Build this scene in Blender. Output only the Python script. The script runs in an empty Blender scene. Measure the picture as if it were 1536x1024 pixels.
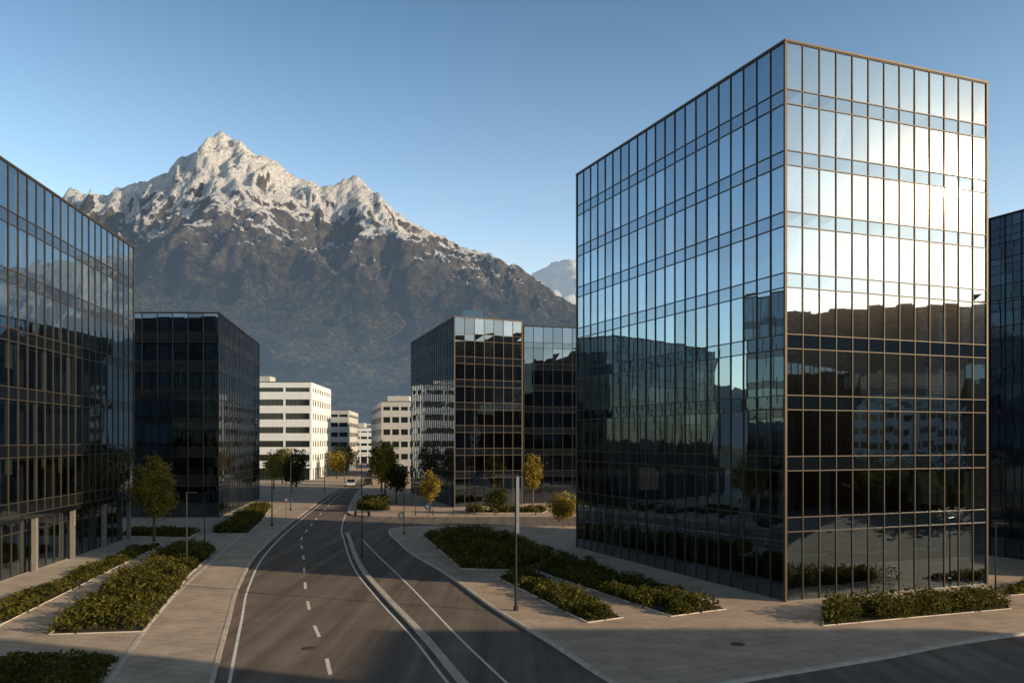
import bpy, math, random
import numpy as np
from mathutils import Vector
random.seed(7); rng=np.random.default_rng(7)
S=bpy.context.scene
S.view_settings.view_transform='Standard'; S.view_settings.look='None'; S.view_settings.exposure=0

# ---------------------------------------------------------------- materials
def newmat(name):
    m=bpy.data.materials.new(name); m.use_nodes=True
    nt=m.node_tree; nt.nodes.clear()
    out=nt.nodes.new('ShaderNodeOutputMaterial')
    return m,nt,out
def N(nt,t,**k):
    n=nt.nodes.new(t)
    for a,b in k.items(): setattr(n,a,b)
    return n
def L(nt,a,b): nt.links.new(a,b)
def noise(nt,scale,detail=4,rough=.55,vec=None):
    n=N(nt,'ShaderNodeTexNoise'); n.inputs['Scale'].default_value=scale
    n.inputs['Detail'].default_value=detail; n.inputs['Roughness'].default_value=rough
    if vec is None:
        g=N(nt,'ShaderNodeNewGeometry'); vec=g.outputs['Position']
    L(nt,vec,n.inputs['Vector']); return n
def ramp(nt,src,stops):
    r=N(nt,'ShaderNodeValToRGB'); e=r.color_ramp.elements
    while len(e)<len(stops): e.new(.5)
    for i,(p,c) in enumerate(stops):
        e[i].position=p; e[i].color=(c[0],c[1],c[2],1) if hasattr(c,'__len__') else (c,c,c,1)
    L(nt,src,r.inputs[0]); return r
def mixc(nt,f,a,b,mode='MIX'):
    m=N(nt,'ShaderNodeMix',data_type='RGBA',blend_type=mode)
    for s,v in ((0,f),(6,a),(7,b)):
        if hasattr(v,'is_linked'): L(nt,v,m.inputs[s])
        elif hasattr(v,'__len__'): m.inputs[s].default_value=(v[0],v[1],v[2],1)
        else: m.inputs[s].default_value=v
    return m.outputs[2]
def math_(nt,op,a,b=None,c=None,clamp=False):
    m=N(nt,'ShaderNodeMath',operation=op); m.use_clamp=clamp
    for i,v in enumerate((a,b,c)):
        if v is None: continue
        if hasattr(v,'is_linked'): L(nt,v,m.inputs[i])
        else: m.inputs[i].default_value=v
    return m.outputs[0]
def simple(name,col,rough=.7,metal=0,var=.15,scale=3,bump=0,spec=.3):
    m,nt,out=newmat(name)
    p=N(nt,'ShaderNodeBsdfPrincipled'); L(nt,p.outputs[0],out.inputs[0])
    n=noise(nt,scale,5)
    c=ramp(nt,n.outputs['Fac'],[(.3,[x*(1-var) for x in col]),(.7,[min(1,x*(1+var)) for x in col])])
    L(nt,c.outputs[0],p.inputs['Base Color'])
    p.inputs['Roughness'].default_value=rough; p.inputs['Metallic'].default_value=metal
    p.inputs['Specular IOR Level'].default_value=spec
    if bump:
        b=N(nt,'ShaderNodeBump'); b.inputs['Strength'].default_value=bump; b.inputs['Distance'].default_value=.02
        n2=noise(nt,40,3); L(nt,n2.outputs['Fac'],b.inputs['Height']); L(nt,b.outputs[0],p.inputs['Normal'])
    return m
def glass_mat(name,base=.55,tint=(.72,.86,1.0),trans=(.38,.44,.46),sun_halo=.035):
    m,nt,out=newmat(name)
    g1=N(nt,'ShaderNodeBsdfGlossy'); g1.inputs['Roughness'].default_value=.012; g1.inputs['Color'].default_value=(*tint,1)
    g2=N(nt,'ShaderNodeBsdfGlossy'); g2.inputs['Roughness'].default_value=.145; g2.inputs['Color'].default_value=(1,.84,.62,1)  # warm-tinted wide lobe, builds the sun's glare halo into the glass
    mg=N(nt,'ShaderNodeMixShader'); mg.inputs[0].default_value=sun_halo; L(nt,g1.outputs[0],mg.inputs[1]); L(nt,g2.outputs[0],mg.inputs[2])
    t=N(nt,'ShaderNodeBsdfTransparent'); t.inputs[0].default_value=(*trans,1)
    f=N(nt,'ShaderNodeFresnel'); f.inputs['IOR'].default_value=1.5
    g=N(nt,'ShaderNodeNewGeometry')
    rv=math_(nt,'MULTIPLY_ADD',g.outputs['Random Per Island'],.14,base-.07)
    one=math_(nt,'SUBTRACT',1.0,rv)
    fac=math_(nt,'MULTIPLY_ADD',f.outputs[0],one,rv,clamp=True)
    ms=N(nt,'ShaderNodeMixShader'); L(nt,fac,ms.inputs[0]); L(nt,t.outputs[0],ms.inputs[1]); L(nt,mg.outputs[0],ms.inputs[2])
    L(nt,ms.outputs[0],out.inputs[0]); return m
def spandrel_mat(name,col=(.012,.018,.024),base=.4,tint=(.7,.85,1.0)):
    m,nt,out=newmat(name)
    g1=N(nt,'ShaderNodeBsdfGlossy'); g1.inputs['Roughness'].default_value=.014; g1.inputs['Color'].default_value=(*tint,1)
    d=N(nt,'ShaderNodeBsdfDiffuse'); d.inputs[0].default_value=(*col,1)
    f=N(nt,'ShaderNodeFresnel'); f.inputs['IOR'].default_value=1.5
    fac=math_(nt,'MULTIPLY_ADD',f.outputs[0],1-base,base,clamp=True)
    ms=N(nt,'ShaderNodeMixShader'); L(nt,fac,ms.inputs[0]); L(nt,d.outputs[0],ms.inputs[1]); L(nt,g1.outputs[0],ms.inputs[2])
    L(nt,ms.outputs[0],out.inputs[0]); return m

M={}
M['glass']=glass_mat('coated_glass',.37,(.54,.69,.82),(.30,.35,.37))
M['glass_dark']=glass_mat('dark_tinted_glass',.20,(.55,.67,.82),(.18,.21,.23))
M['spandrel']=spandrel_mat('spandrel_glass',(.008,.012,.018),.31,(.50,.65,.79))
M['spandrel_dark']=spandrel_mat('dark_spandrel_glass',(.008,.010,.013),.12)
M['mullion']=simple('dark_bronze_mullion',(.080,.060,.040),.5,.3,.1)
M['mullion_dark']=simple('dark_mullion',(.033,.030,.027),.5,.4,.1)
M['slab']=simple('slab_concrete',(.22,.20,.18),.9)
M['core']=simple('interior_wall',(.08,.075,.07),.9,var=.4,scale=.7)
M['blind']=simple('window_blind',(.45,.43,.39),.9)
M['roof']=simple('roof_membrane',(.12,.12,.12),.9,var=.3)
M['concrete']=simple('column_concrete',(.22,.195,.165),.85,bump=.2)
M['white']=simple('white_render',(.80,.79,.76),.8,var=.05,scale=.5)
M['beige']=simple('pale_render',(.50,.48,.45),.8,var=.08,scale=.5)
M['pole']=simple('dark_pole_paint',(.035,.035,.037),.5,.3)
M['alu']=simple('aluminium',(.45,.45,.44),.4,.6)
M['black']=simple('black_rubber',(.02,.02,.02),.7)
M['carglass']=simple('car_glass',(.02,.025,.03),.08,spec=.5)
M['kerb']=simple('kerb_stone',(.58,.52,.45),.9,var=.2,scale=2,bump=.3,spec=.1)
M['paint']=simple('road_paint',(.78,.75,.70),.8,var=.28,scale=6,spec=.1)
M['soil']=simple('soil',(.045,.035,.022),.95,var=.4,scale=5)
M['bark']=simple('bark',(.13,.09,.06),.95,var=.3,scale=8,bump=.4)
M['iron']=simple('cast_iron',(.07,.065,.06),.7)
M['red']=simple('sign_red',(.45,.04,.03),.5)
M['blue']=simple('sign_blue',(.04,.1,.35),.5)

def asphalt():
    m,nt,out=newmat('asphalt'); p=N(nt,'ShaderNodeBsdfPrincipled'); L(nt,p.outputs[0],out.inputs[0])
    a=noise(nt,.35,6,.6); b=noise(nt,60,3,.6); c=noise(nt,2.5,5,.65)
    g=N(nt,'ShaderNodeNewGeometry'); mp=N(nt,'ShaderNodeMapping'); mp.inputs['Rotation'].default_value=(0,0,-.26); mp.inputs['Scale'].default_value=(1.1,.03,1)
    L(nt,g.outputs['Position'],mp.inputs['Vector']); w=noise(nt,1.0,4,.55,mp.outputs[0])
    r1=ramp(nt,a.outputs['Fac'],[(.3,(.185,.148,.122)),(.7,(.240,.193,.158))])
    r2=ramp(nt,b.outputs['Fac'],[(.3,.75),(.75,1.25)])
    r3=ramp(nt,w.outputs['Fac'],[(.35,.74),(.65,1.18)])
    x=mixc(nt,1.0,r1.outputs[0],r2.outputs[0],'MULTIPLY'); x=mixc(nt,1.0,x,r3.outputs[0],'MULTIPLY')
    v=N(nt,'ShaderNodeTexVoronoi',feature='DISTANCE_TO_EDGE'); v.inputs['Scale'].default_value=.16
    wv=N(nt,'ShaderNodeVectorMath',operation='ADD'); L(nt,g.outputs['Position'],wv.inputs[0]); L(nt,c.outputs['Color'],wv.inputs[1]); L(nt,wv.outputs[0],v.inputs['Vector'])
    cr=ramp(nt,v.outputs['Distance'],[(.0,.6),(.006,1)])
    x=mixc(nt,.7,x,cr.outputs[0],'MULTIPLY')
    L(nt,x,p.inputs['Base Color']); p.inputs['Roughness'].default_value=.95; p.inputs['Specular IOR Level'].default_value=.08
    bp=N(nt,'ShaderNodeBump'); bp.inputs['Strength'].default_value=.2; bp.inputs['Distance'].default_value=.006; L(nt,b.outputs['Fac'],bp.inputs['Height']); L(nt,bp.outputs[0],p.inputs['Normal'])
    return m
M['asphalt']=asphalt()
def paving(name,c1,c2,rot,scale=1.0,w=1.2,h=.6):
    m,nt,out=newmat(name); p=N(nt,'ShaderNodeBsdfPrincipled'); L(nt,p.outputs[0],out.inputs[0])
    g=N(nt,'ShaderNodeNewGeometry'); mp=N(nt,'ShaderNodeMapping'); mp.inputs['Rotation'].default_value=(0,0,rot); L(nt,g.outputs['Position'],mp.inputs['Vector'])
    b=N(nt,'ShaderNodeTexBrick'); L(nt,mp.outputs[0],b.inputs['Vector'])
    b.inputs['Color1'].default_value=(*c1,1); b.inputs['Color2'].default_value=(*c2,1); b.inputs['Mortar'].default_value=(c1[0]*.5,c1[1]*.5,c1[2]*.5,1)
    b.inputs['Scale'].default_value=scale; b.inputs['Mortar Size'].default_value=.014; b.inputs['Brick Width'].default_value=w; b.inputs['Row Height'].default_value=h
    a=noise(nt,.5,6,.65); r=ramp(nt,a.outputs['Fac'],[(.3,.72),(.7,1.12)])
    a2=noise(nt,14,4,.6); r2=ramp(nt,a2.outputs['Fac'],[(.3,.87),(.7,1.1)])
    x=mixc(nt,1.0,b.outputs['Color'],r.outputs[0],'MULTIPLY'); x=mixc(nt,1.0,x,r2.outputs[0],'MULTIPLY')
    L(nt,x,p.inputs['Base Color']); p.inputs['Roughness'].default_value=.95; p.inputs['Specular IOR Level'].default_value=.08
    return m
M['paving']=paving('paving',(.60,.455,.34),(.54,.415,.31),-.36,1.0,1.6,.8)
M['paving_l']=paving('paving_left',(.57,.46,.36),(.51,.415,.325),.26,1.0,1.4,.7)
def leafmat(name,a,b,c):
    m,nt,out=newmat(name)
    g=N(nt,'ShaderNodeNewGeometry')
    n=noise(nt,.9,4,.6)
    r1=ramp(nt,n.outputs['Fac'],[(.3,a),(.55,b),(.75,c)])
    r2=ramp(nt,g.outputs['Random Per Island'],[(0,.5),(1,1.5)])
    x=mixc(nt,1.0,r1.outputs[0],r2.outputs[0],'MULTIPLY')
    d=N(nt,'ShaderNodeBsdfDiffuse'); t=N(nt,'ShaderNodeBsdfTranslucent'); L(nt,x,d.inputs[0]); L(nt,x,t.inputs[0])
    ms=N(nt,'ShaderNodeMixShader'); ms.inputs[0].default_value=.4; L(nt,d.outputs[0],ms.inputs[1]); L(nt,t.outputs[0],ms.inputs[2]); L(nt,ms.outputs[0],out.inputs[0])
    return m
M['shrub']=leafmat('shrub_leaves',(.05,.052,.014),(.12,.112,.026),(.22,.175,.042))
M['autumn']=leafmat('autumn_leaves',(.19,.155,.035),(.33,.25,.05),(.45,.32,.07))
M['green']=leafmat('tree_leaves',(.03,.042,.016),(.07,.075,.024),(.12,.105,.03))

# ---------------------------------------------------------------- mesh builder
class MB:
    def __init__(s): s.v=[];s.f=[];s.m=[];s.mats=[]
    def mi(s,mat):
        if mat not in s.mats: s.mats.append(mat)
        return s.mats.index(mat)
    def quad(s,p,mat):
        n=len(s.v); s.v+= [tuple(q) for q in p]; s.f.append(tuple(range(n,n+len(p)))); s.m.append(s.mi(mat))
    def hexa(s,b,t,mat):
        n=len(s.v); s.v+=[tuple(q) for q in b]+[tuple(q) for q in t]; k=len(b)
        F=[tuple(n+i for i in reversed(range(k))),tuple(n+k+i for i in range(k))]+[(n+i,n+(i+1)%k,n+k+(i+1)%k,n+k+i) for i in range(k)]
        s.f+=F; s.m+=[s.mi(mat)]*len(F)
    def box(s,o,u,v,z0,z1,mat):
        b=[(o[0],o[1]),(o[0]+u[0],o[1]+u[1]),(o[0]+u[0]+v[0],o[1]+u[1]+v[1]),(o[0]+v[0],o[1]+v[1])]
        if u[0]*v[1]-u[1]*v[0]<0: b=b[::-1]
        s.hexa([(x,y,z0) for x,y in b],[(x,y,z1) for x,y in b],mat)
    def cyl(s,p0,p1,r0,r1,mat,n=8):
        p0=Vector(p0);p1=Vector(p1);d=(p1-p0).normalized()
        a=d.orthogonal().normalized(); b=d.cross(a)
        B=[p0+(a*math.cos(2*math.pi*i/n)+b*math.sin(2*math.pi*i/n))*r0 for i in range(n)]
        T=[p1+(a*math.cos(2*math.pi*i/n)+b*math.sin(2*math.pi*i/n))*r1 for i in range(n)]
        s.hexa(B,T,mat)
    def obj(s,name,parent=None,smooth=False):
        me=bpy.data.meshes.new(name); me.from_pydata(s.v,[],s.f)
        for k in s.mats: me.materials.append(M[k])
        me.polygons.foreach_set('material_index',s.m)
        if smooth: me.polygons.foreach_set('use_smooth',[True]*len(s.f))
        me.update(); o=bpy.data.objects.new(name,me); S.collection.objects.link(o)
        if parent: o.parent=parent
        return o
def empty(name,loc=(0,0,0)):
    e=bpy.data.objects.new(name,None); S.collection.objects.link(e); e.empty_display_size=.5; return e

def inset(poly,d):
    n=len(poly); out=[]
    for i in range(n):
        p0=np.array(poly[i-1]);p1=np.array(poly[i]);p2=np.array(poly[(i+1)%n])
        e1=(p1-p0)/np.linalg.norm(p1-p0); e2=(p2-p1)/np.linalg.norm(p2-p1)
        n1=np.array([-e1[1],e1[0]]); n2=np.array([-e2[1],e2[0]])
        b=n1+n2; b=b/ (1+n1@n2); out.append(tuple(p1+b*d))
    return out

def glass_building(name,poly,H,ground,nfl,pane,glass='glass',span='spandrel',mull='mullion',sp_h=.85,recess=0,seed=1,blinds=.35,mw=.05,roofbox=None,tilt=.0045):
    r=random.Random(seed); root=empty(name)
    g=MB(); fr=MB(); it=MB(); st=MB()
    fh=(H-ground)/nfl
    base_poly=inset(poly,recess) if recess else poly
    def wall(A,B,rows,idx):
        A=np.array(A,float);B=np.array(B,float); Lw=np.linalg.norm(B-A); u=(B-A)/Lw; n=np.array([u[1],-u[0]])
        nc=max(2,round(Lw/pane)); w=Lw/nc
        zlo=rows[0][0]; zhi=rows[-1][1]
        for (z0,z1,kind) in rows:
            for c in range(nc):
                def P(s_,z): 
                    q=A+u*s_+n*r.uniform(-tilt,tilt); return (q[0],q[1],z)
                g.quad([P(c*w,z0),P((c+1)*w,z0),P((c+1)*w,z1),P(c*w,z1)],glass if kind=='g' else span)
                if kind=='g' and r.random()<blinds:
                    s0=c*w+r.uniform(.05,.3)*w; s1=min((c+1)*w-.05,s0+r.uniform(.2,.9)*w); zb=z0 if r.random()<.55 else z0+(z1-z0)*r.uniform(.3,.8)
                    q0=A+u*s0-n*.3; q1=A+u*s1-n*.3
                    it.quad([(q0[0],q0[1],zb),(q1[0],q1[1],zb),(q1[0],q1[1],z1-.02),(q0[0],q0[1],z1-.02)],'blind')
        for c in range(nc+1):
            if c in (0,nc): continue
            q=A+u*(c*w-mw/2)+n*.007
            fr.box(q,u*mw,n*.055,zlo,zhi,mull)
        zs=sorted({z for a in rows for z in a[:2]})
        for z in zs:
            q=A+n*.006+u*.06
            fr.box(q,u*(Lw-.12),n*.045,z-.028,z+.028,mull)
    up=[]; z=ground
    for i in range(nfl):
        up.append((z,z+sp_h,'s')); up.append((z+sp_h,z+fh,'g')); z+=fh
    gr=[(0.15,ground,'g')] if not recess else [(0.15,ground*.7,'g'),(ground*.7,ground,'g')]
    n=len(poly)
    for i in range(n):
        wall(poly[i],poly[(i+1)%n],(up if recess else gr+up),i)
        if recess: wall(base_poly[i],base_poly[(i+1)%n],gr,i)
    for i in range(n):
        p1=np.array(poly[i]); p0=np.array(poly[i-1]); p2=np.array(poly[(i+1)%n])
        e=(p1-p0)/np.linalg.norm(p1-p0); e2=(p2-p1)/np.linalg.norm(p2-p1)
        o=p1+(e-e2)*.075
        fr.box(o-e*.15,e*.15,e2*.15,(ground if recess else 0.1),H+.02,mull)
    outp=inset(poly,-.10)
    fr.hexa([(x,y,H+.025) for x,y in outp],[(x,y,H+.14) for x,y in outp],mull)
    ip=inset(poly,.3); st.hexa([(x,y,H+.15) for x,y in ip],[(x,y,H+.2) for x,y in ip],'roof')
    pl=inset(base_poly,-.06); st.hexa([(x,y,.1) for x,y in pl],[(x,y,.145+.03) for x,y in pl],'concrete')
    ip=inset(poly,.42); ic=inset(poly,min(6,.33*min(np.linalg.norm(np.array(poly[i])-np.array(poly[(i+1)%n])) for i in range(n))))
    z=ground
    for i in range(nfl+1):
        zz=min(z,H-.4); p=ip
        it.hexa([(x,y,zz-.25) for x,y in p],[(x,y,zz+.15) for x,y in p],'slab'); z+=fh
    it.hexa([(x,y,.2) for x,y in ic],[(x,y,H-.5) for x,y in ic],'core')
    cp=inset(poly,1.1+recess)
    for i in range(n):
        A=np.array(cp[i]);B=np.array(cp[(i+1)%n]); Lw=np.linalg.norm(B-A);u=(B-A)/Lw;k=max(1,int(Lw/5.5))
        for j in range(k):
            q=A+u*(j*Lw/k); it.box(q,u*.5,np.array([-u[1],u[0]])*.5,.2,H-.6,'slab')
    if recess:
        so=inset(poly,.02); st.hexa([(x,y,ground-.45) for x,y in so],[(x,y,ground-.03) for x,y in so],'spandrel_dark')
        cp=inset(poly,.18)
        for i in range(n):
            A=np.array(cp[i]);B=np.array(cp[(i+1)%n]); Lw=np.linalg.norm(B-A);u=(B-A)/Lw;k=max(1,int(Lw/6.6))
            for j in range(k):
                q=A+u*(j*Lw/k); st.box(q,u*.32,np.array([-u[1],u[0]])*.32,.1,ground-.46,'concrete')
    if roofbox:
        x,y,a,b,h=roofbox; st.box((x,y),(a,0),(0,b),H+.21,H+h,'spandrel_dark')
    g.obj('glazing',root); fr.obj('frame',root); it.obj('interior',root); st.obj('structure',root)
    return root

C0=(16.07,48.6);C1=(31.2,54.35);C2=(20.9,78.9);C3=(5.75,73.1)
glass_building('glass_office_building',[C0,C1,C2,C3],33.0,4.2,8,1.25,seed=3,blinds=.35)
glass_building('glass_office_building',[(-29.6,20),(-36.35,79.4),(-62,76.5),(-55,17)],28.0,4.5,6,1.35,glass='glass',span='spandrel_dark',seed=5,recess=.75,blinds=.3,mw=.06)
glass_building('added_shade_building',[(-36.1,101.7),(-41.3,135),(-66,135),(-66,101.2)],25.2,4.0,6,1.9,glass='glass_dark',span='spandrel_dark',mull='mullion_dark',seed=8,mw=.08,sp_h=1.2)
glass_building('added_shade_building',[(-8.1,116.7),(1.48,121.6),(-8,153),(-18,148)],27.0,4.2,7,1.5,glass='glass_dark',span='spandrel_dark',mull='mullion',seed=11,mw=.07,sp_h=1.0,roofbox=(-7.2,121,3,4,1.6))
glass_building('glass_office_building',[(1.75,123.4),(18,128),(12,150),(-5,145)],26.6,4.2,7,1.5,glass='glass_dark',span='spandrel_dark',mull='mullion_dark',seed=12,mw=.07)
glass_building('added_shade_building',[(45.2,54.2),(57,58.7),(51,72.5),(39.3,68)],27.7,4.2,7,1.4,glass='glass_dark',span='spandrel_dark',mull='mullion_dark',seed=13,mw=.06,sp_h=1.2)
glass_building('added_shade_building',[(64,-30),(92,-30),(92,16),(64,16)],20,4.2,5,1.6,glass='glass_dark',span='spandrel_dark',seed=15,mw=.08)  # unseen block added to cast shade on the foreground
glass_building('added_shade_building',[(38,-25),(58,-25),(58,9.5),(38,9.5)],24,4.2,6,1.8,glass='glass_dark',span='spandrel_dark',seed=17,mw=.08)  # second unseen block, added to carry the shade across the near road
glass_building('added_shade_building',[(118,22),(150,30),(150,78),(112,66)],22,4.2,5,1.8,glass='glass_dark',span='spandrel_dark',seed=16,mw=.08)

def banded(name,poly,H,nfl,wall='white',pier=3.2,pierw=.35,side_pier=None,band=1.7,ground=3.6):
    root=empty(name); w=MB(); g=MB(); n=len(poly); fh=(H-ground)/nfl
    gi=inset(poly,.18); g.hexa([(x,y,.1) for x,y in gi],[(x,y,H-.3) for x,y in gi],'carglass')
    z=ground
    for i in range(nfl+1):
        z1=min(z+band*.6,H); z0=z-band*.4
        if i==nfl: z0=H-1.2;z1=H
        w.hexa([(x,y,z0) for x,y in poly],[(x,y,z1) for x,y in poly],wall); z+=fh
    for i in range(n):
        A=np.array(poly[i],float);B=np.array(poly[(i+1)%n],float);Lw=np.linalg.norm(B-A);u=(B-A)/Lw;nn=np.array([-u[1],u[0]])
        pw=pierw; sp=pier
        if side_pier and i in side_pier: sp,pw=side_pier[i]
        k=max(1,round(Lw/sp))
        for j in range(k+1):
            s=j*(Lw-pw)/k; q=A+u*s+nn*.05 if 0<j<k else A+u*(s+ (0.012 if j==0 else -.012))+nn*.012
            w.box(q,u*pw,nn*.4,.1,H-.01,wall)
        for j in range(int(Lw/1.1)):
            q=A+u*(j*1.1+.5)+nn*.12; g.box(q,u*.06,nn*.1,.1,H-.5,'mullion_dark')
    pp=inset(poly,.4); w.hexa([(x,y,H+.005) for x,y in pp],[(x,y,H+.3) for x,y in pp],'roof')
    c=np.mean(np.array(poly),axis=0); w.box((c[0]-3,c[1]-2.5),(6,0),(0,5),H+.31,H+2.4,'beige')
    w.obj('walls',root); g.obj('windows',root); return root
banded('white_office_building',[(-48,198),(-49.5,226),(-80,226),(-80,198)],23.4,6,'white',6,.5,{0:(3.4,1.5)},1.8)
banded('pale_office_building',[(-50.5,256),(-53,285),(-75,285),(-75,256)],18.8,5,'beige',3,.4)
banded('white_apartment_building',[(-53,340),(-53,365),(-78,365),(-78,340)],14.5,4,'white',3,.5)
banded('pale_office_building',[(-34,215),(-22,215),(-28,250),(-42.5,250)],19.5,5,'beige',2.6,.5)
banded('white_apartment_building',[(-42,280),(-25,280),(-32,310),(-50,310)],17.5,5,'white',2.6,.5)
banded('white_apartment_building',[(-66,440),(-40,440),(-40,460),(-66,460)],18,5,'white',2.6,.5)
banded('pale_office_building',[(-96,520),(-70,520),(-70,540),(-96,540)],20,5,'beige',2.6,.5)
banded('pale_office_building',[(150,-70),(190,-60),(185,10),(150,0)],19,5,'beige',2.6,.5)

# ---------------------------------------------------------------- ground / roads
def cr(pts,n=8):
    P=[np.array(p,float) for p in pts]; P=[2*P[0]-P[1]]+P+[2*P[-1]-P[-2]]; out=[]
    for i in range(1,len(P)-2):
        a,b,c,d=P[i-1:i+3]
        for k in range(n):
            t=k/n; out.append(.5*((2*b)+(-a+c)*t+(2*a-5*b+4*c-d)*t*t+(-a+3*b-3*c+d)*t**3))
    out.append(P[-2]); return [tuple(p) for p in out]
def sheet(name,poly,z,mat):
    m=MB(); m.quad([(x,y,z) for x,y in poly],mat); return m.obj(name)
def area(poly): return .5*sum(poly[i-1][0]*poly[i][1]-poly[i][0]*poly[i-1][1] for i in range(len(poly)))
def ccw(p): return p if area(p)>0 else p[::-1]
from mathutils.geometry import tessellate_polygon
def slab(name,poly,z0,z1,mat):
    poly=ccw(poly); m=MB(); n=len(poly)
    m.v=[(x,y,z1) for x,y in poly]+[(x,y,z0) for x,y in poly]
    tris=tessellate_polygon([[Vector((x,y,0)) for x,y in poly]])
    for t in tris:
        a=area([poly[i] for i in t]); m.f.append(tuple(t) if a>0 else tuple(t)[::-1]); m.m.append(m.mi(mat))
    for i in range(n):
        j=(i+1)%n; m.f.append((i,n+i,n+j,j)); m.m.append(m.mi(mat))
    return m.obj(name)
def strip(m,pts,off,w,z0,z1,mat,dash=None):
    P=[np.array(p,float) for p in pts]; s=0; T=[]
    for i in range(len(P)):
        t=P[min(i+1,len(P)-1)]-P[max(i-1,0)]; t/=np.linalg.norm(t); T.append(np.array([t[1],-t[0]]))
    if dash:
        d=[0]
        for i in range(1,len(P)): d.append(d[-1]+np.linalg.norm(P[i]-P[i-1]))
        X=np.array([p[0] for p in P]);Y=np.array([p[1] for p in P]); s=dash[2]
        while s+dash[0]<d[-1]:
            a=np.array([np.interp(s,d,X),np.interp(s,d,Y)]);b=np.array([np.interp(s+dash[0],d,X),np.interp(s+dash[0],d,Y)])
            t=(b-a)/np.linalg.norm(b-a); nn=np.array([t[1],-t[0]])
            q=[a+nn*(off-w/2),a+nn*(off+w/2),b+nn*(off+w/2),b+nn*(off-w/2)]
            m.quad([(x,y,z1) for x,y in q],mat); s+=dash[0]+dash[1]
        return
    for i in range(len(P)-1):
        a0=P[i]+T[i]*(off-w/2);a1=P[i]+T[i]*(off+w/2);b0=P[i+1]+T[i+1]*(off-w/2);b1=P[i+1]+T[i+1]*(off+w/2)
        if z0 is None: m.quad([(*a0,z1),(*a1,z1),(*b1,z1),(*b0,z1)],mat)
        else: m.hexa([(*a0,z0),(*a1,z0),(*b1,z0),(*b0,z0)],[(*a0,z1),(*a1,z1),(*b1,z1),(*b0,z1)],mat)

M['ground']=simple('valley_ground',(.07,.08,.04),.95,var=.5,scale=.02)
sheet('ground',[(-9000,-9000),(9000,-9000),(9000,9000),(-9000,9000)],-.02,'ground')
sheet('road',[(-160,-60),(260,-60),(260,420),(-160,420)],0,'asphalt')
LI=cr([(-3,0),(-7.5,18),(-11.76,32.7),(-15,44.1),(-17.8,54.1),(-21.4,70),(-25.4,95.2),(-31.3,140),(-36.8,190),(-42,245),(-52,330),(-64,420)])
MR=cr([(7,0),(2.3,18),(-2.3,32.7),(-4.65,40.4),(-8.1,50.7),(-11.8,62.7),(-15.9,79.4),(-18.9,93),(-24.2,125),(-29,158),(-33.5,198),(-37.5,245),(-46,330),(-58,420)])
L2=cr([(9.2,2),(4.5,18),(-.2,32.7),(-2.8,41),(-6.6,54),(-10.9,68),(-14.6,80.4)])
RKa=cr([(-12.9,88),(-12.4,84.5),(-11.0,79.4),(-8.4,70),(-4.7,59.5),(-1.08,47.6),(1.95,39),(4.0,32.9),(5.3,30.7),(8,32.4),(16,36.3),(25.4,41),(60,55),(160,95)])
CEN=cr([(2,0),(-2.8,18),(-7.1,32.7),(-8.7,38.2),(-10.9,44.9),(-13.2,52.9),(-15.2,60.5),(-18.2,72),(-21.2,84),(-27.5,125),(-33,165),(-37,205),(-44,270)])
slab('pavement',LI+[(-160,420),(-160,0)],-.01,.12,'paving_l')
side_lo=cr([(160,92),(40,90),(5,91),(-6,91.5),(-11.5,90.5),(-12.9,88)])
slab('pavement',side_lo+RKa[1:],-.01,.12,'paving')
mr_far=[p for p in MR if p[1]>112]
far_r=cr([(160,106),(40,104),(5,103.5),(-14,103.5),(-19.5,104.5),(-21.6,108.5)])+mr_far
slab('pavement',far_r+[(160,420)],-.01,.12,'paving')
k=MB()
strip(k,LI,-.10,.2,-.02,.135,'kerb'); strip(k,RKa,-.10+.2,.2,-.02,.135,'kerb'); strip(k,side_lo,.1,.2,-.02,.135,'kerb'); strip(k,far_r,-.1+.2,.2,-.02,.135,'kerb')
med=[p for p in MR if 0<=p[1]<=86]
strip(k,med,.32,.34,-.02,.12,'kerb')
OL=cr([(-6.5,0),(-11.3,18),(-15.9,32.7),(-20.2,48.6),(-24.2,68),(-28,88),(-33,118)])
strip(k,OL,0,.22,.1,.135,'kerb')
k.obj('kerb')
pm=MB()
strip(pm,LI,.55,.14,None,.005,'paint'); strip(pm,MR,-.22,.13,None,.005,'paint'); strip(pm,L2,0,.12,None,.005,'paint')
strip(pm,CEN,0,.17,None,.005,'paint',(2.6,4.2,1.2))
cs=cr([(8,26),(25,34.5),(60,49)]); strip(pm,cs,0,.15,None,.005,'paint',(3,3,0))
pm.obj('road_marking')
for (cx,cy,rr,zz) in ((-6.0,56.5,.45,.006),(-9.4,38.2,.35,.006),(10.5,38.5,.35,.126),(-14.0,72.5,.4,.006)):
    mh=MB(); mh.hexa([(cx+rr*math.cos(a),cy+rr*math.sin(a),zz-.01) for a in np.linspace(0,2*math.pi,20,endpoint=False)],[(cx+rr*math.cos(a),cy+rr*math.sin(a),zz+.002) for a in np.linspace(0,2*math.pi,20,endpoint=False)],'iron')
    mh.obj('manhole_cover')

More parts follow.
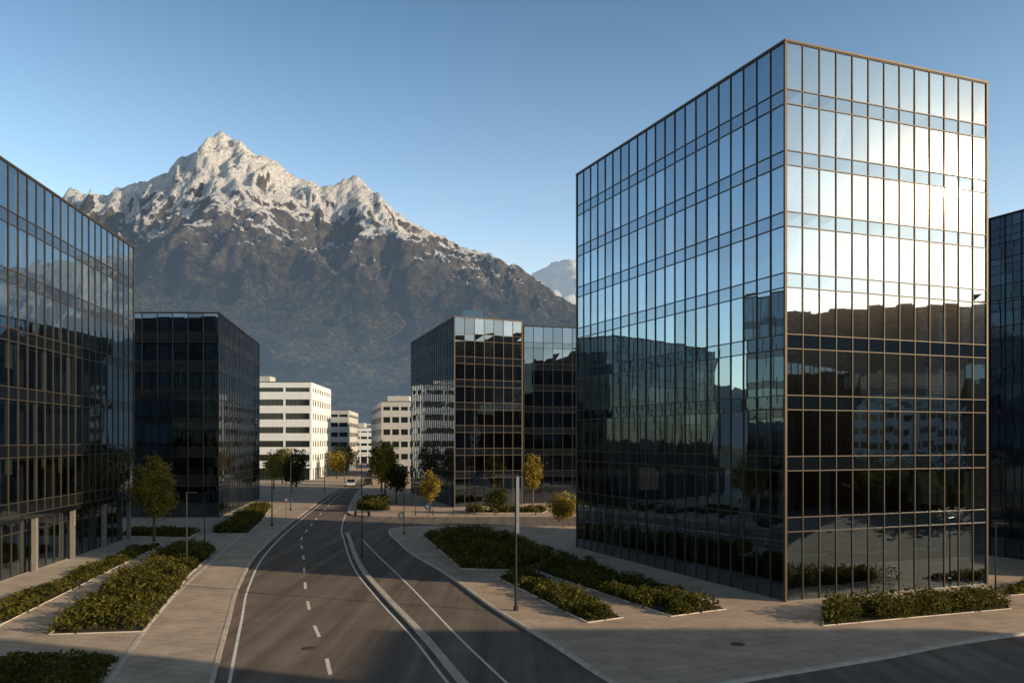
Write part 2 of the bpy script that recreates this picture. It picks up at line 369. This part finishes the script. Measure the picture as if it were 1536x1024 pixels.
# ---------------------------------------------------------------- numpy noise
perm=rng.permutation(512); ang=rng.uniform(0,2*np.pi,512)
def perlin(x,y):
    xi=np.floor(x).astype(int);yi=np.floor(y).astype(int);xf=x-xi;yf=y-yi
    def g(ix,iy,dx,dy):
        h=perm[(perm[ix&511]+iy)&511]; return np.cos(ang[h])*dx+np.sin(ang[h])*dy
    u=xf**3*(xf*(xf*6-15)+10);v=yf**3*(yf*(yf*6-15)+10)
    a=g(xi,yi,xf,yf);b=g(xi+1,yi,xf-1,yf);c=g(xi,yi+1,xf,yf-1);d=g(xi+1,yi+1,xf-1,yf-1)
    return (a*(1-u)+b*u)*(1-v)+(c*(1-u)+d*u)*v
def fbm(x,y,o=5,g=.5):
    s=0;a=1
    for i in range(o): s=s+a*perlin(x+i*17.3,y+i*9.1); x=x*2.03;y=y*2.03;a*=g
    return s
def ridged(x,y,o=5,g=.5):
    s=0;a=1;t=0
    for i in range(o): s=s+a*(1-2*np.abs(perlin(x+i*31.7,y+i*5.9)));t+=a; x=x*2.07;y=y*2.07;a*=g
    return s/t
def terrain(name,x0,x1,nx,y0,y1,ny,ridges,mat,warp=70,amp=110,fade=500,slope=1.0,ns=260,gul=0):
    X,Y=np.meshgrid(np.linspace(x0,x1,nx),np.linspace(y0,y1,ny))
    wx=X+warp*fbm(X/350,Y/350,6,.55);wy=Y+warp*fbm(X/350+50,Y/350+20,6,.55)
    Hh=np.zeros_like(X);D=np.full_like(X,1e9)
    for R,sl in ridges:
        for (a,b) in zip(R[:-1],R[1:]):
            ax,ay,az=a;bx,by,bz=b;dx,dy=bx-ax,by-ay;t=np.clip(((wx-ax)*dx+(wy-ay)*dy)/(dx*dx+dy*dy),0,1)
            d=np.hypot(wx-ax-t*dx,wy-ay-t*dy);z=az+t*(bz-az)
            h=z*np.exp(-sl*slope*d/z); Hh=np.maximum(Hh,h); D=np.minimum(D,d)
    k=D/(D+90)
    wb=.3*fbm(X/220,Y/220,3)
    rg=ridged(X/ns+3+wb,Y/(ns*2.3)+7,6,.55)
    Hh=Hh+amp*(rg-.5)*k*np.clip(Hh/350,0.25 if gul else .12,1.4)+amp*.34*(ridged(X/75,Y/110,5,.62)-.35)*np.clip(Hh/500,.05,1)*(.3+.7*k)
    if gul: Hh=Hh+gul*(ridged(X/105+4*wb,Y/400+3,5,.55)-.45)*k*np.clip(Hh/400,0.25,1.0)
    e=np.clip((Y-y0)/fade,0,1)*np.clip((X-x0)/fade,0,1)*np.clip((x1-X)/fade,0,1); e=e*e*(3-2*e)
    Hh=Hh*e-2
    v=np.stack([X.ravel(),Y.ravel(),Hh.ravel()],1)
    i=np.arange((ny-1)*(nx-1));r=i//(nx-1);c=i%(nx-1);q=r*nx+c
    f=np.stack([q,q+1,q+nx+1,q+nx],1)
    me=bpy.data.meshes.new(name);me.vertices.add(len(v));me.vertices.foreach_set('co',v.ravel())
    me.loops.add(f.size);me.loops.foreach_set('vertex_index',f.ravel().astype(np.int32))
    me.polygons.add(len(f));me.polygons.foreach_set('loop_start',np.arange(0,f.size,4,dtype=np.int32));me.polygons.foreach_set('use_smooth',np.ones(len(f),bool))
    me.update(calc_edges=True);me.materials.append(mat);o=bpy.data.objects.new(name,me);S.collection.objects.link(o);return o
def mountain_mat(name,snow0,snow1,hz_low,hz_top,haze=(.27,.38,.51),hs=.6,top=1000):
    m,nt,out=newmat(name); p=N(nt,'ShaderNodeBsdfPrincipled'); p.inputs['Roughness'].default_value=.95;p.inputs['Specular IOR Level'].default_value=.05
    g=N(nt,'ShaderNodeNewGeometry'); sp=N(nt,'ShaderNodeSeparateXYZ'); L(nt,g.outputs['Position'],sp.inputs[0])
    sn=N(nt,'ShaderNodeSeparateXYZ'); L(nt,g.outputs['Normal'],sn.inputs[0])
    n1=noise(nt,.005,8,.62); n2=noise(nt,.028,8,.7); n3=noise(nt,.09,5,.65)
    n4=noise(nt,.010,6,.6)
    z=math_(nt,'MULTIPLY_ADD',n1.outputs['Fac'],380,math_(nt,'SUBTRACT',sp.outputs[2],190))
    z2=math_(nt,'MULTIPLY_ADD',n2.outputs['Fac'],480,math_(nt,'SUBTRACT',z,240))
    zs=math_(nt,'MULTIPLY_ADD',sn.outputs[2],650,math_(nt,'SUBTRACT',z2,400))
    forest=ramp(nt,n3.outputs['Fac'],[(.38,(.014,.019,.010)),(.52,(.056,.058,.027)),(.64,(.17,.13,.055))])
    forest2=ramp(nt,n4.outputs['Fac'],[(.38,.5),(.62,1.5)])
    fo=mixc(nt,1.0,forest.outputs[0],forest2.outputs[0],'MULTIPLY')
    alt=math_(nt,'DIVIDE',sp.outputs[2],1000,clamp=True)
    ar=ramp(nt,alt,[(.12,(1.0,1.0,1.0)),(.42,(.60,.52,.56))])
    fo=mixc(nt,1.0,fo,ar.outputs[0],'MULTIPLY')
    rock=ramp(nt,n2.outputs['Fac'],[(.34,(.045,.043,.042)),(.64,(.20,.175,.155))])
    f1=math_(nt,'DIVIDE',math_(nt,'SUBTRACT',z2,430),200,clamp=True)
    c=mixc(nt,f1,fo,rock.outputs[0])
    f2=math_(nt,'DIVIDE',math_(nt,'SUBTRACT',zs,snow0),snow1-snow0,clamp=True)
    c=mixc(nt,f2,c,(.82,.82,.83))
    L(nt,c,p.inputs['Base Color'])
    b=N(nt,'ShaderNodeBump'); b.inputs['Strength'].default_value=1; b.inputs['Distance'].default_value=30
    h=math_(nt,'MULTIPLY_ADD',n3.outputs['Fac'],.6,n2.outputs['Fac']); L(nt,h,b.inputs['Height']); L(nt,b.outputs[0],p.inputs['Normal'])
    em=N(nt,'ShaderNodeEmission'); em.inputs[0].default_value=(*haze,1); em.inputs[1].default_value=hs  # bluish airlight haze put into the material as emission, mixed by altitude
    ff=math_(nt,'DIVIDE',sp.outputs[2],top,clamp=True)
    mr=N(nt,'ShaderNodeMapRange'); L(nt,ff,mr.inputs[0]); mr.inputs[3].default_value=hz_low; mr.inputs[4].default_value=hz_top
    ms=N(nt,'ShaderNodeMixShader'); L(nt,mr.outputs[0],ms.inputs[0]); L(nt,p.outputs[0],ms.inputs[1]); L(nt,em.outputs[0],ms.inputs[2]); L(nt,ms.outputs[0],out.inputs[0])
    return m
R1=[(-3400,3000,500),(-2600,3050,640),(-2100,3000,740),(-1859,3000,800),(-1617,3000,875),(-1556,3000,915),(-1483,3000,880),(-1374,3000,924),(-1253,3000,975),(-1132,3000,1045),(-1011,3000,1125),(-915,3000,1045),(-818,3000,972),(-697,3000,912),(-581,3000,960),(-467,3000,869),(-358,3000,796),(-213,3000,735),(-68,3000,680),(77,3000,600),(237,3000,515),(561,3000,350),(1200,3000,200)]
R2=[(-1011,3000,1090),(-930,2780,880),(-877,2560,800),(-740,2460,690),(-589,2380,580),(-430,2250,440),(-298,2150,320),(-150,1950,190)]
R3=[(-877,2560,800),(-1086,2560,680),(-1185,2440,524),(-1250,2260,380)]
R2b=[(-877,2560,790),(-850,2300,600),(-800,2100,430)]
R4=[(-581,3000,940),(-503,2780,765),(-300,2600,600),(-60,2480,440),(190,2350,290),(350,2200,180)]
R4b=[(-503,2780,760),(-480,2550,560),(-400,2400,420)]
R5=[(-1556,3000,890),(-1500,2700,640),(-1480,2400,420)]
R6=[(-800,1900,330),(-560,1650,250),(-400,1500,190),(-260,1400,130),(-150,1300,70)]
R7=[(-1800,2000,420),(-1400,1800,360),(-1000,1700,330),(-800,1900,330)]
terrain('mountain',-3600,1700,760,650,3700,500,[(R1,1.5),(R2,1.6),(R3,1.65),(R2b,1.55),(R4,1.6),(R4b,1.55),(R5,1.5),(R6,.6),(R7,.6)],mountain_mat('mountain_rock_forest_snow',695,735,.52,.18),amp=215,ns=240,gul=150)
RB=[(-800,6500,1000),(100,6400,1230),(400,6400,1400),(520,6400,1370),(800,6400,1430),(1500,6400,1300),(3500,6400,1000)]
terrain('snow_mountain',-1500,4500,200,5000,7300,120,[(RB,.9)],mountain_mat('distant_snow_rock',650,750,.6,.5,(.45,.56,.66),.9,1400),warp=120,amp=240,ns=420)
RH=[(900,700,60),(800,250,90),(740,0,115),(680,-220,128),(560,-450,120),(350,-800,95)]
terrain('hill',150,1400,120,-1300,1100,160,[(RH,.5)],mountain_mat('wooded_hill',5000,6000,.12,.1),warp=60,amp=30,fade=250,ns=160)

# ---------------------------------------------------------------- foliage
def leaves_mesh(name,C,size,mat,parent=None):
    n=len(C); a=rng.normal(size=(n,3)); a[:,2]*=.7; a/=np.linalg.norm(a,axis=1)[:,None]
    b=rng.normal(size=(n,3)); b-= (b*a).sum(1)[:,None]*a; b/=np.linalg.norm(b,axis=1)[:,None]
    s=(size*rng.uniform(.6,1.4,n))[:,None]
    v=np.stack([C-a*s,C+b*s*.55,C+a*s,C-b*s*.55],1).reshape(-1,3)
    f=np.arange(4*n)
    me=bpy.data.meshes.new(name);me.vertices.add(4*n);me.vertices.foreach_set('co',v.ravel());me.loops.add(4*n);me.loops.foreach_set('vertex_index',f.astype(np.int32))
    me.polygons.add(n);me.polygons.foreach_set('loop_start',np.arange(0,4*n,4,dtype=np.int32));me.update(calc_edges=True);me.materials.append(M[mat])
    o=bpy.data.objects.new(name,me);S.collection.objects.link(o); o.parent=parent; return o
def inpoly(P,x,y):
    c=np.zeros(len(x),bool);n=len(P)
    for i in range(n):
        (x1,y1),(x2,y2)=P[i-1],P[i]
        if y1==y2: continue
        k=((y1>y)!=(y2>y))&(x<(x2-x1)*(y-y1)/(y2-y1)+x1); c^=k
    return c
def edged(P,x,y):
    d=np.full(len(x),1e9);n=len(P)
    for i in range(n):
        (x1,y1),(x2,y2)=P[i-1],P[i];dx,dy=x2-x1,y2-y1;t=np.clip(((x-x1)*dx+(y-y1)*dy)/(dx*dx+dy*dy),0,1);d=np.minimum(d,np.hypot(x-x1-t*dx,y-y1-t*dy))
    return d
def bed(name,poly,H,dens=150,size=.10,mat='shrub',z=.12,per_b=.75,vary=.32):
    poly=ccw(poly); root=empty(name)
    m=MB()
    strip(m,poly+[poly[0],poly[1]],0,.12,z-.02,z+.05,'kerb'); m.obj('edging',root)
    so=slab('soil',poly,z-.03,z+.02,'soil'); so.parent=root
    xs=[p[0] for p in poly];ys=[p[1] for p in poly]
    A=abs(area(poly)); nb=max(6,int(A/per_b))
    bx=[];by=[]
    while len(bx)<nb:
        qx=rng.uniform(min(xs),max(xs),200);qy=rng.uniform(min(ys),max(ys),200);k=inpoly(poly,qx,qy)&(edged(poly,qx,qy)>.12)
        bx+=list(qx[k]);by+=list(qy[k])
    bx=np.array(bx[:nb]);by=np.array(by[:nb]); R=rng.uniform(.5,1.0,nb); HB=H*rng.uniform(1-vary,1+.8*vary,nb)*(1+.5*perlin(bx*.2,by*.2))
    per=int(dens*A*1.15/nb); t=rng.integers(0,nb,per*nb)
    u=rng.normal(size=(len(t),3)); u/=np.linalg.norm(u,axis=1)[:,None]; u[:,2]=abs(u[:,2]); rad=rng.uniform(.7,1.06,len(t))
    x=bx[t]+u[:,0]*R[t]*rad; y=by[t]+u[:,1]*R[t]*rad; zz=z+.03+u[:,2]*HB[t]*rad
    q=inpoly(poly,x,y)|(edged(poly,x,y)<.12)
    leaves_mesh('foliage',np.stack([x,y,zz],1)[q],size,mat,root); return root
bed('shrub_bed',[(-22.6,40.4),(-18.3,41),(-20.6,50),(-22.7,58),(-25.0,69),(-26.2,73),(-30.0,74.5),(-28.7,66),(-26.9,56),(-24.5,47)],.75)
bed('shrub_bed',[(-25.2,38),(-27.6,38),(-29.4,47.6),(-33.0,72),(-31.6,74),(-28.6,56),(-26.4,43)],.4)
bed('lawn_strip',[(-22.6,36.3),(-17.3,36.3),(-14.0,25),(-23,25)],.25,220,.08)
bed('shrub_bed',[(-30.4,84),(-26.8,84),(-29.2,96),(-34.6,119),(-37.0,119)],.8)
bed('shrub_bed',[(-38.5,82),(-31.5,80.5),(-32.5,86),(-40,88)],.5)
bed('shrub_bed',[(15.9,42.3),(28.1,46.6),(29.5,49.6),(17.6,46.3)],1.0,300,.085,per_b=.35,vary=.25)
bed('shrub_bed',[(-1.1,57.4),(1.3,58.7),(5.9,44.2),(3.9,43.0)],.65,190)
bed('shrub_bed',[(4.2,67.2),(1.5,60.6),(8.6,44.5),(12.0,46.4)],.65,180)
bed('shrub_bed',[(-8.8,82),(-6.8,86),(-1,83.5),(3.6,68.2),(.7,60.3),(-3.7,61)],.75,120)
bed('shrub_bed',[(30.5,50.6),(37,53.0),(36,55.5),(32.2,54.0)],.4,110)
bed('shrub_bed',[(-21,112),(-16.5,111),(-19.5,130),(-23.2,129)],1.0,80,.16)
bed('shrub_bed',[(-6,108),(4,108),(5,112),(-6,111)],.9,80,.16)

def tree(name,x,y,h,cr_,mat='green',trunk=.3,n=3500,ls=.13,z=.12,seed=0):
    r=random.Random(seed); rn=np.random.default_rng(seed); root=empty(name)
    m=MB(); th=h*.28; p=Vector((x,y,z)); pr=.02*h
    top=Vector((x+r.uniform(-.1,.1),y,z+h*.85)); 
    m.cyl(p,(x,y,z+th),pr,pr*.75,'bark'); m.cyl((x,y,z+th-.01),top,pr*.74,.02,'bark')
    tips=[]
    for i in range(13):
        a=i*2.4+r.random(); t=r.uniform(0,.75); s=Vector((x,y,z+th))+(top-Vector((x,y,z+th)))*t*.8
        rr=cr_*r.uniform(.55,.92)*(1-.5*t); e=Vector((x+math.cos(a)*rr,y+math.sin(a)*rr,s.z+h*r.uniform(.1,.24)))
        mid=(s+e)/2-Vector((0,0,.06*h*r.random())); m.cyl(s,mid,pr*.4,pr*.25,'bark',5); m.cyl(mid,e,pr*.25,.012,'bark',5); tips+= [e,mid,(mid+e)/2]
    m.obj('trunk',root)
    C=[]
    for i in range(34):
        u=rn.normal(size=3);u/=np.linalg.norm(u); q=rn.uniform(.45,1)**.5
        C.append(np.array([x,y,z+h*.64])+u*q*np.array([cr_*.85,cr_*.85,h*.33]))
    C=np.array(C+[np.array(t) for t in tips]+[np.array(top)])
    k=rn.integers(0,len(C),n); P=C[k]+rn.normal(size=(n,3))*cr_*.17
    leaves_mesh('leaves',P,ls,mat,root); return root
tree('autumn_tree',-33.6,77.6,8.0,2.1,'autumn',seed=1,n=7500,ls=.12)
tree('autumn_tree',2.9,115.5,7.8,1.5,'autumn',seed=2,n=3000,ls=.15)
tree('small_tree',-10.7,108,5.4,1.5,'autumn',seed=3,n=2200,ls=.15)
tree('small_tree',5.6,90,3.6,1.7,'autumn',seed=4,n=3000)
tree('small_tree',-2,106,3.4,1.6,'green',seed=14,n=2500)
for i,(x,y,h,c_) in enumerate([(-45.5,158,7.6,2.4),(-43,165,8,2.4),(-40,150,6,2),(-43.5,205,7,2.6),(-45,218,8,3),(-47,235,8,3),(-21.5,140,8.6,2.2),(-24,152,9.5,2.6),(-26,170,9,2.6),(-29,185,9,2.6),(-31,200,9,2.8),(-17.5,125,6,1.7),(-34,212,8,2.6),(-50,245,9,3),(-39,275,9,3),(-47,172,8,2.6),(-50,180,7.5,2.6)]):
    tree('street_tree',x,y,h,c_,'green' if i%3 else 'autumn',seed=20+i,n=1500,ls=.24)
pts=[]
for i in range(260):
    y=rng.uniform(300,700); x=-.15*y+rng.uniform(-80,70)
    if -70<x+ (y-300)*.12<-38 and y<420: continue
    hh=rng.uniform(6,11); pts.append(np.array([x,y,hh*.55])+rng.normal(size=(130,3))*np.array([2.2,2.2,hh*.2]))
leaves_mesh('distant_trees',np.concatenate(pts),.6,'green')
pts=[]
for i in range(150):
    x=rng.uniform(78,112); y=rng.uniform(20,40)-(x-78)*.9; 
    if i>70: x=rng.uniform(95,150); y=rng.uniform(-110,18)
    hh=rng.uniform(5,8); pts.append(np.array([x,y,hh*.5])+rng.normal(size=(160,3))*np.array([1.8,1.8,hh*.2]))
leaves_mesh('distant_trees',np.concatenate(pts),.45,'green')

# ---------------------------------------------------------------- street furniture
def lamp(x,y,h,kind=0,z=.12,r=.075):
    m=MB(); m.cyl((x,y,z-.01),(x,y,z+.25),r*1.9,r*1.9,'pole',12); m.cyl((x,y,z+.24),(x,y,z+h),r,r*.6,'pole',10)
    if kind==0:
        m.box((x-1.35,y-.11),(1.5,0),(0,.22),z+h-.02,z+h+.07,'pole'); m.box((x-1.3,y-.085),(.7,0),(0,.17),z+h-.035,z+h-.018,'alu')
        m.box((x+.02,y-.09),(.16,0),(0,.18),z+h-3.2,z+h-.025,'alu')
    elif kind==1:
        for s in (-1,1):
            m.box((x,y-.03),(s*.55,0),(0,.06),z+h*.66,z+h*.66+.05,'pole'); m.cyl((x+s*.55,y,z+h*.66-.3),(x+s*.55,y,z+h*.66+.12),.12,.09,'pole',10)
    else:
        m.box((x-.1,y-.1),(.8,0),(0,.2),z+h,z+h+.07,'pole')
    return m.obj('street_lamp')
lamp(.22,46.1,7.5,0); lamp(-12.15,67.0,5.5,1,.12,.06); lamp(-24.6,62.5,5.5,2); lamp(-28,75.3,4.7,2,r=.05); lamp(-26.6,91.6,7.0,2); lamp(-30,112,7,2); lamp(-10.9,83.5,4.5,2,r=.05); lamp(-5.5,106,6,2,r=.06); lamp(-34,150,7,2); lamp(-26.4,145,7,2);lamp(-37.5,185,7,2);lamp(-12.2,104.6,5,2,r=.05)
lamp(30.6,52.3,4.2,2,r=.05)
def bollard(x,y):
    m=MB(); m.cyl((x,y,.1),(x,y,.95),.07,.07,'pole',10); m.cyl((x,y,.94),(x,y,1.0),.085,.05,'alu',10); return m.obj('bollard')
for i in range(7): bollard(-10+i*2.6,104.6)
def bench(x,y,a):
    m=MB(); u=np.array([math.cos(a),math.sin(a)]); v=np.array([-u[1],u[0]]); o=np.array([x,y])
    for k in range(4): m.box(o+v*(k*.13),u*1.8,v*.10,.55,.60,'bark')
    for s in (.15,1.5): m.box(o+u*s,u*.12,v*.5,.11,.548,'concrete')
    return m.obj('bench')
bench(9.2,50.8,-1.17); bench(3.4,63.4,-1.17)
def sign(x,y,h,kind):
    m=MB(); m.cyl((x,y,.1),(x,y,.12+h),.04,.04,'alu',8)
    n=20; R=.32; zc=.12+h-.3
    ring=[(x+R*math.cos(a),zc+R*math.sin(a)) for a in np.linspace(0,2*math.pi,n,endpoint=False)]
    m.hexa([(a,y-.05,b) for a,b in ring],[(a,y-.07,b) for a,b in ring],kind)
    ring=[(x+R*.7*math.cos(a),zc+R*.7*math.sin(a)) for a in np.linspace(0,2*math.pi,n,endpoint=False)]
    m.hexa([(a,y-.071,b) for a,b in ring],[(a,y-.08,b) for a,b in ring],'paint')
    return m.obj('traffic_sign')
sign(-10.6,79.2,2.6,'red'); sign(-9.4,91.9,2.4,'blue'); sign(-27.6,101,2.5,'red')
def car(x,y,rot,col,lz=0):
    root=empty('car'); M['carpaint_'+col[0]]=simple('car_paint_'+col[0],col[1],.3,.2,.02)
    key='carpaint_'+col[0]
    body=MB(); gl=MB(); wh=MB()
    prof=[(-2.15,.35),(2.1,.35),(2.2,.55),(2.1,.78),(1.2,.92),(-1.95,.95),(-2.2,.7)]
    cab=[(1.15,.93),(.45,1.42),(-1.1,1.45),(-1.85,.95)]
    def ext(m,P,w0,w1,mat):
        m.hexa([(px,w0,pz) for px,pz in P],[(px,-w0,pz) for px,pz in P],mat)
    ext(body,prof,.88,.88,key); ext(gl,cab,.74,.7,'carglass'); ext(body,[(.5,1.43),(.35,1.49),(-1.0,1.5),(-1.15,1.44)],.70,.7,key)
    for wx in (-1.35,1.35):
        for s in (-1,1):
            wh.cyl((wx,s*.72,.33),(wx,s*.92,.33),.33,.33,'black',16); wh.cyl((wx,s*.921,.33),(wx,s*.935,.33),.2,.18,'alu',12)
    for s in (-.6,.6):
        body.box((-2.225,s-.16),(.05,0),(0,.32),.68,.8,'red'); body.box((2.14,s-.16),(.05,0),(0,.32),.6,.72,'paint')
    for m,nm in ((body,'body'),(gl,'windows'),(wh,'wheels')): m.obj(nm,root)
    root.location=(x,y,lz); root.rotation_euler=(0,0,rot)
car(-30.6,176,math.radians(100),('dark',(.03,.035,.05)))
car(-33.5,172,math.radians(-80),('white',(.7,.7,.7)))
car(-35.5,215,math.radians(100),('silver',(.4,.4,.42)))
car(-38.6,226,math.radians(-80),('red',(.3,.03,.02)))

# ---------------------------------------------------------------- light, world, camera
EL=math.radians(15.0); AZ=math.radians(110.0)
sd=Vector((math.sin(AZ)*math.cos(EL),math.cos(AZ)*math.cos(EL),math.sin(EL)))
sl=bpy.data.lights.new('sun','SUN'); sl.energy=5; sl.angle=math.radians(.5); sl.color=(1,.79,.53)
so=bpy.data.objects.new('sun',sl); S.collection.objects.link(so); so.rotation_euler=sd.to_track_quat('Z','Y').to_euler()
W=bpy.data.worlds.new('World'); S.world=W; W.use_nodes=True; nt=W.node_tree
bg=nt.nodes['Background']; sk=nt.nodes.new('ShaderNodeTexSky'); sk.sky_type='NISHITA'; sk.sun_disc=False; sk.sun_elevation=EL; sk.sun_rotation=AZ
sk.air_density=1.0; sk.dust_density=.6; sk.ozone_density=1.0; sk.altitude=300
tc=nt.nodes.new('ShaderNodeTexCoord'); mp=nt.nodes.new('ShaderNodeMapping'); mp.inputs['Scale'].default_value=(3,3,14); nt.links.new(tc.outputs['Generated'],mp.inputs['Vector'])
cn=noise(nt,1.6,6,.6,mp.outputs[0]); cr1=ramp(nt,cn.outputs['Fac'],[(.5,0),(.75,.4)])
sz=nt.nodes.new('ShaderNodeSeparateXYZ'); nt.links.new(tc.outputs['Generated'],sz.inputs[0]); band=ramp(nt,sz.outputs[2],[(.02,.6),(.2,1),(.32,0)])
fac=math_(nt,'MULTIPLY',cr1.outputs[0],band.outputs[0])
grad=ramp(nt,sz.outputs[2],[(0,(.92,.88,.84)),(.2,(.88,.88,.87)),(.46,(.44,.54,.58)),(.62,(.14,.16,.18)),(1,(.07,.08,.09))])
g2=mixc(nt,1.0,grad.outputs[0],(2.0,2.0,2.0),'MULTIPLY')
skc=mixc(nt,1.0,sk.outputs[0],g2,'MULTIPLY')
fin=mixc(nt,fac,skc,(4.8,4.3,4.1))
nt.links.new(fin,bg.inputs[0]); bg.inputs[1].default_value=.15
cd=bpy.data.cameras.new('camera'); cam=bpy.data.objects.new('camera',cd); S.collection.objects.link(cam); S.camera=cam
cam.location=(0,0,9.6); cam.rotation_euler=(math.radians(90),0,0); cd.lens=29.06; cd.sensor_width=36; cd.shift_y=148/1536; cd.clip_end=20000; cd.clip_start=.2
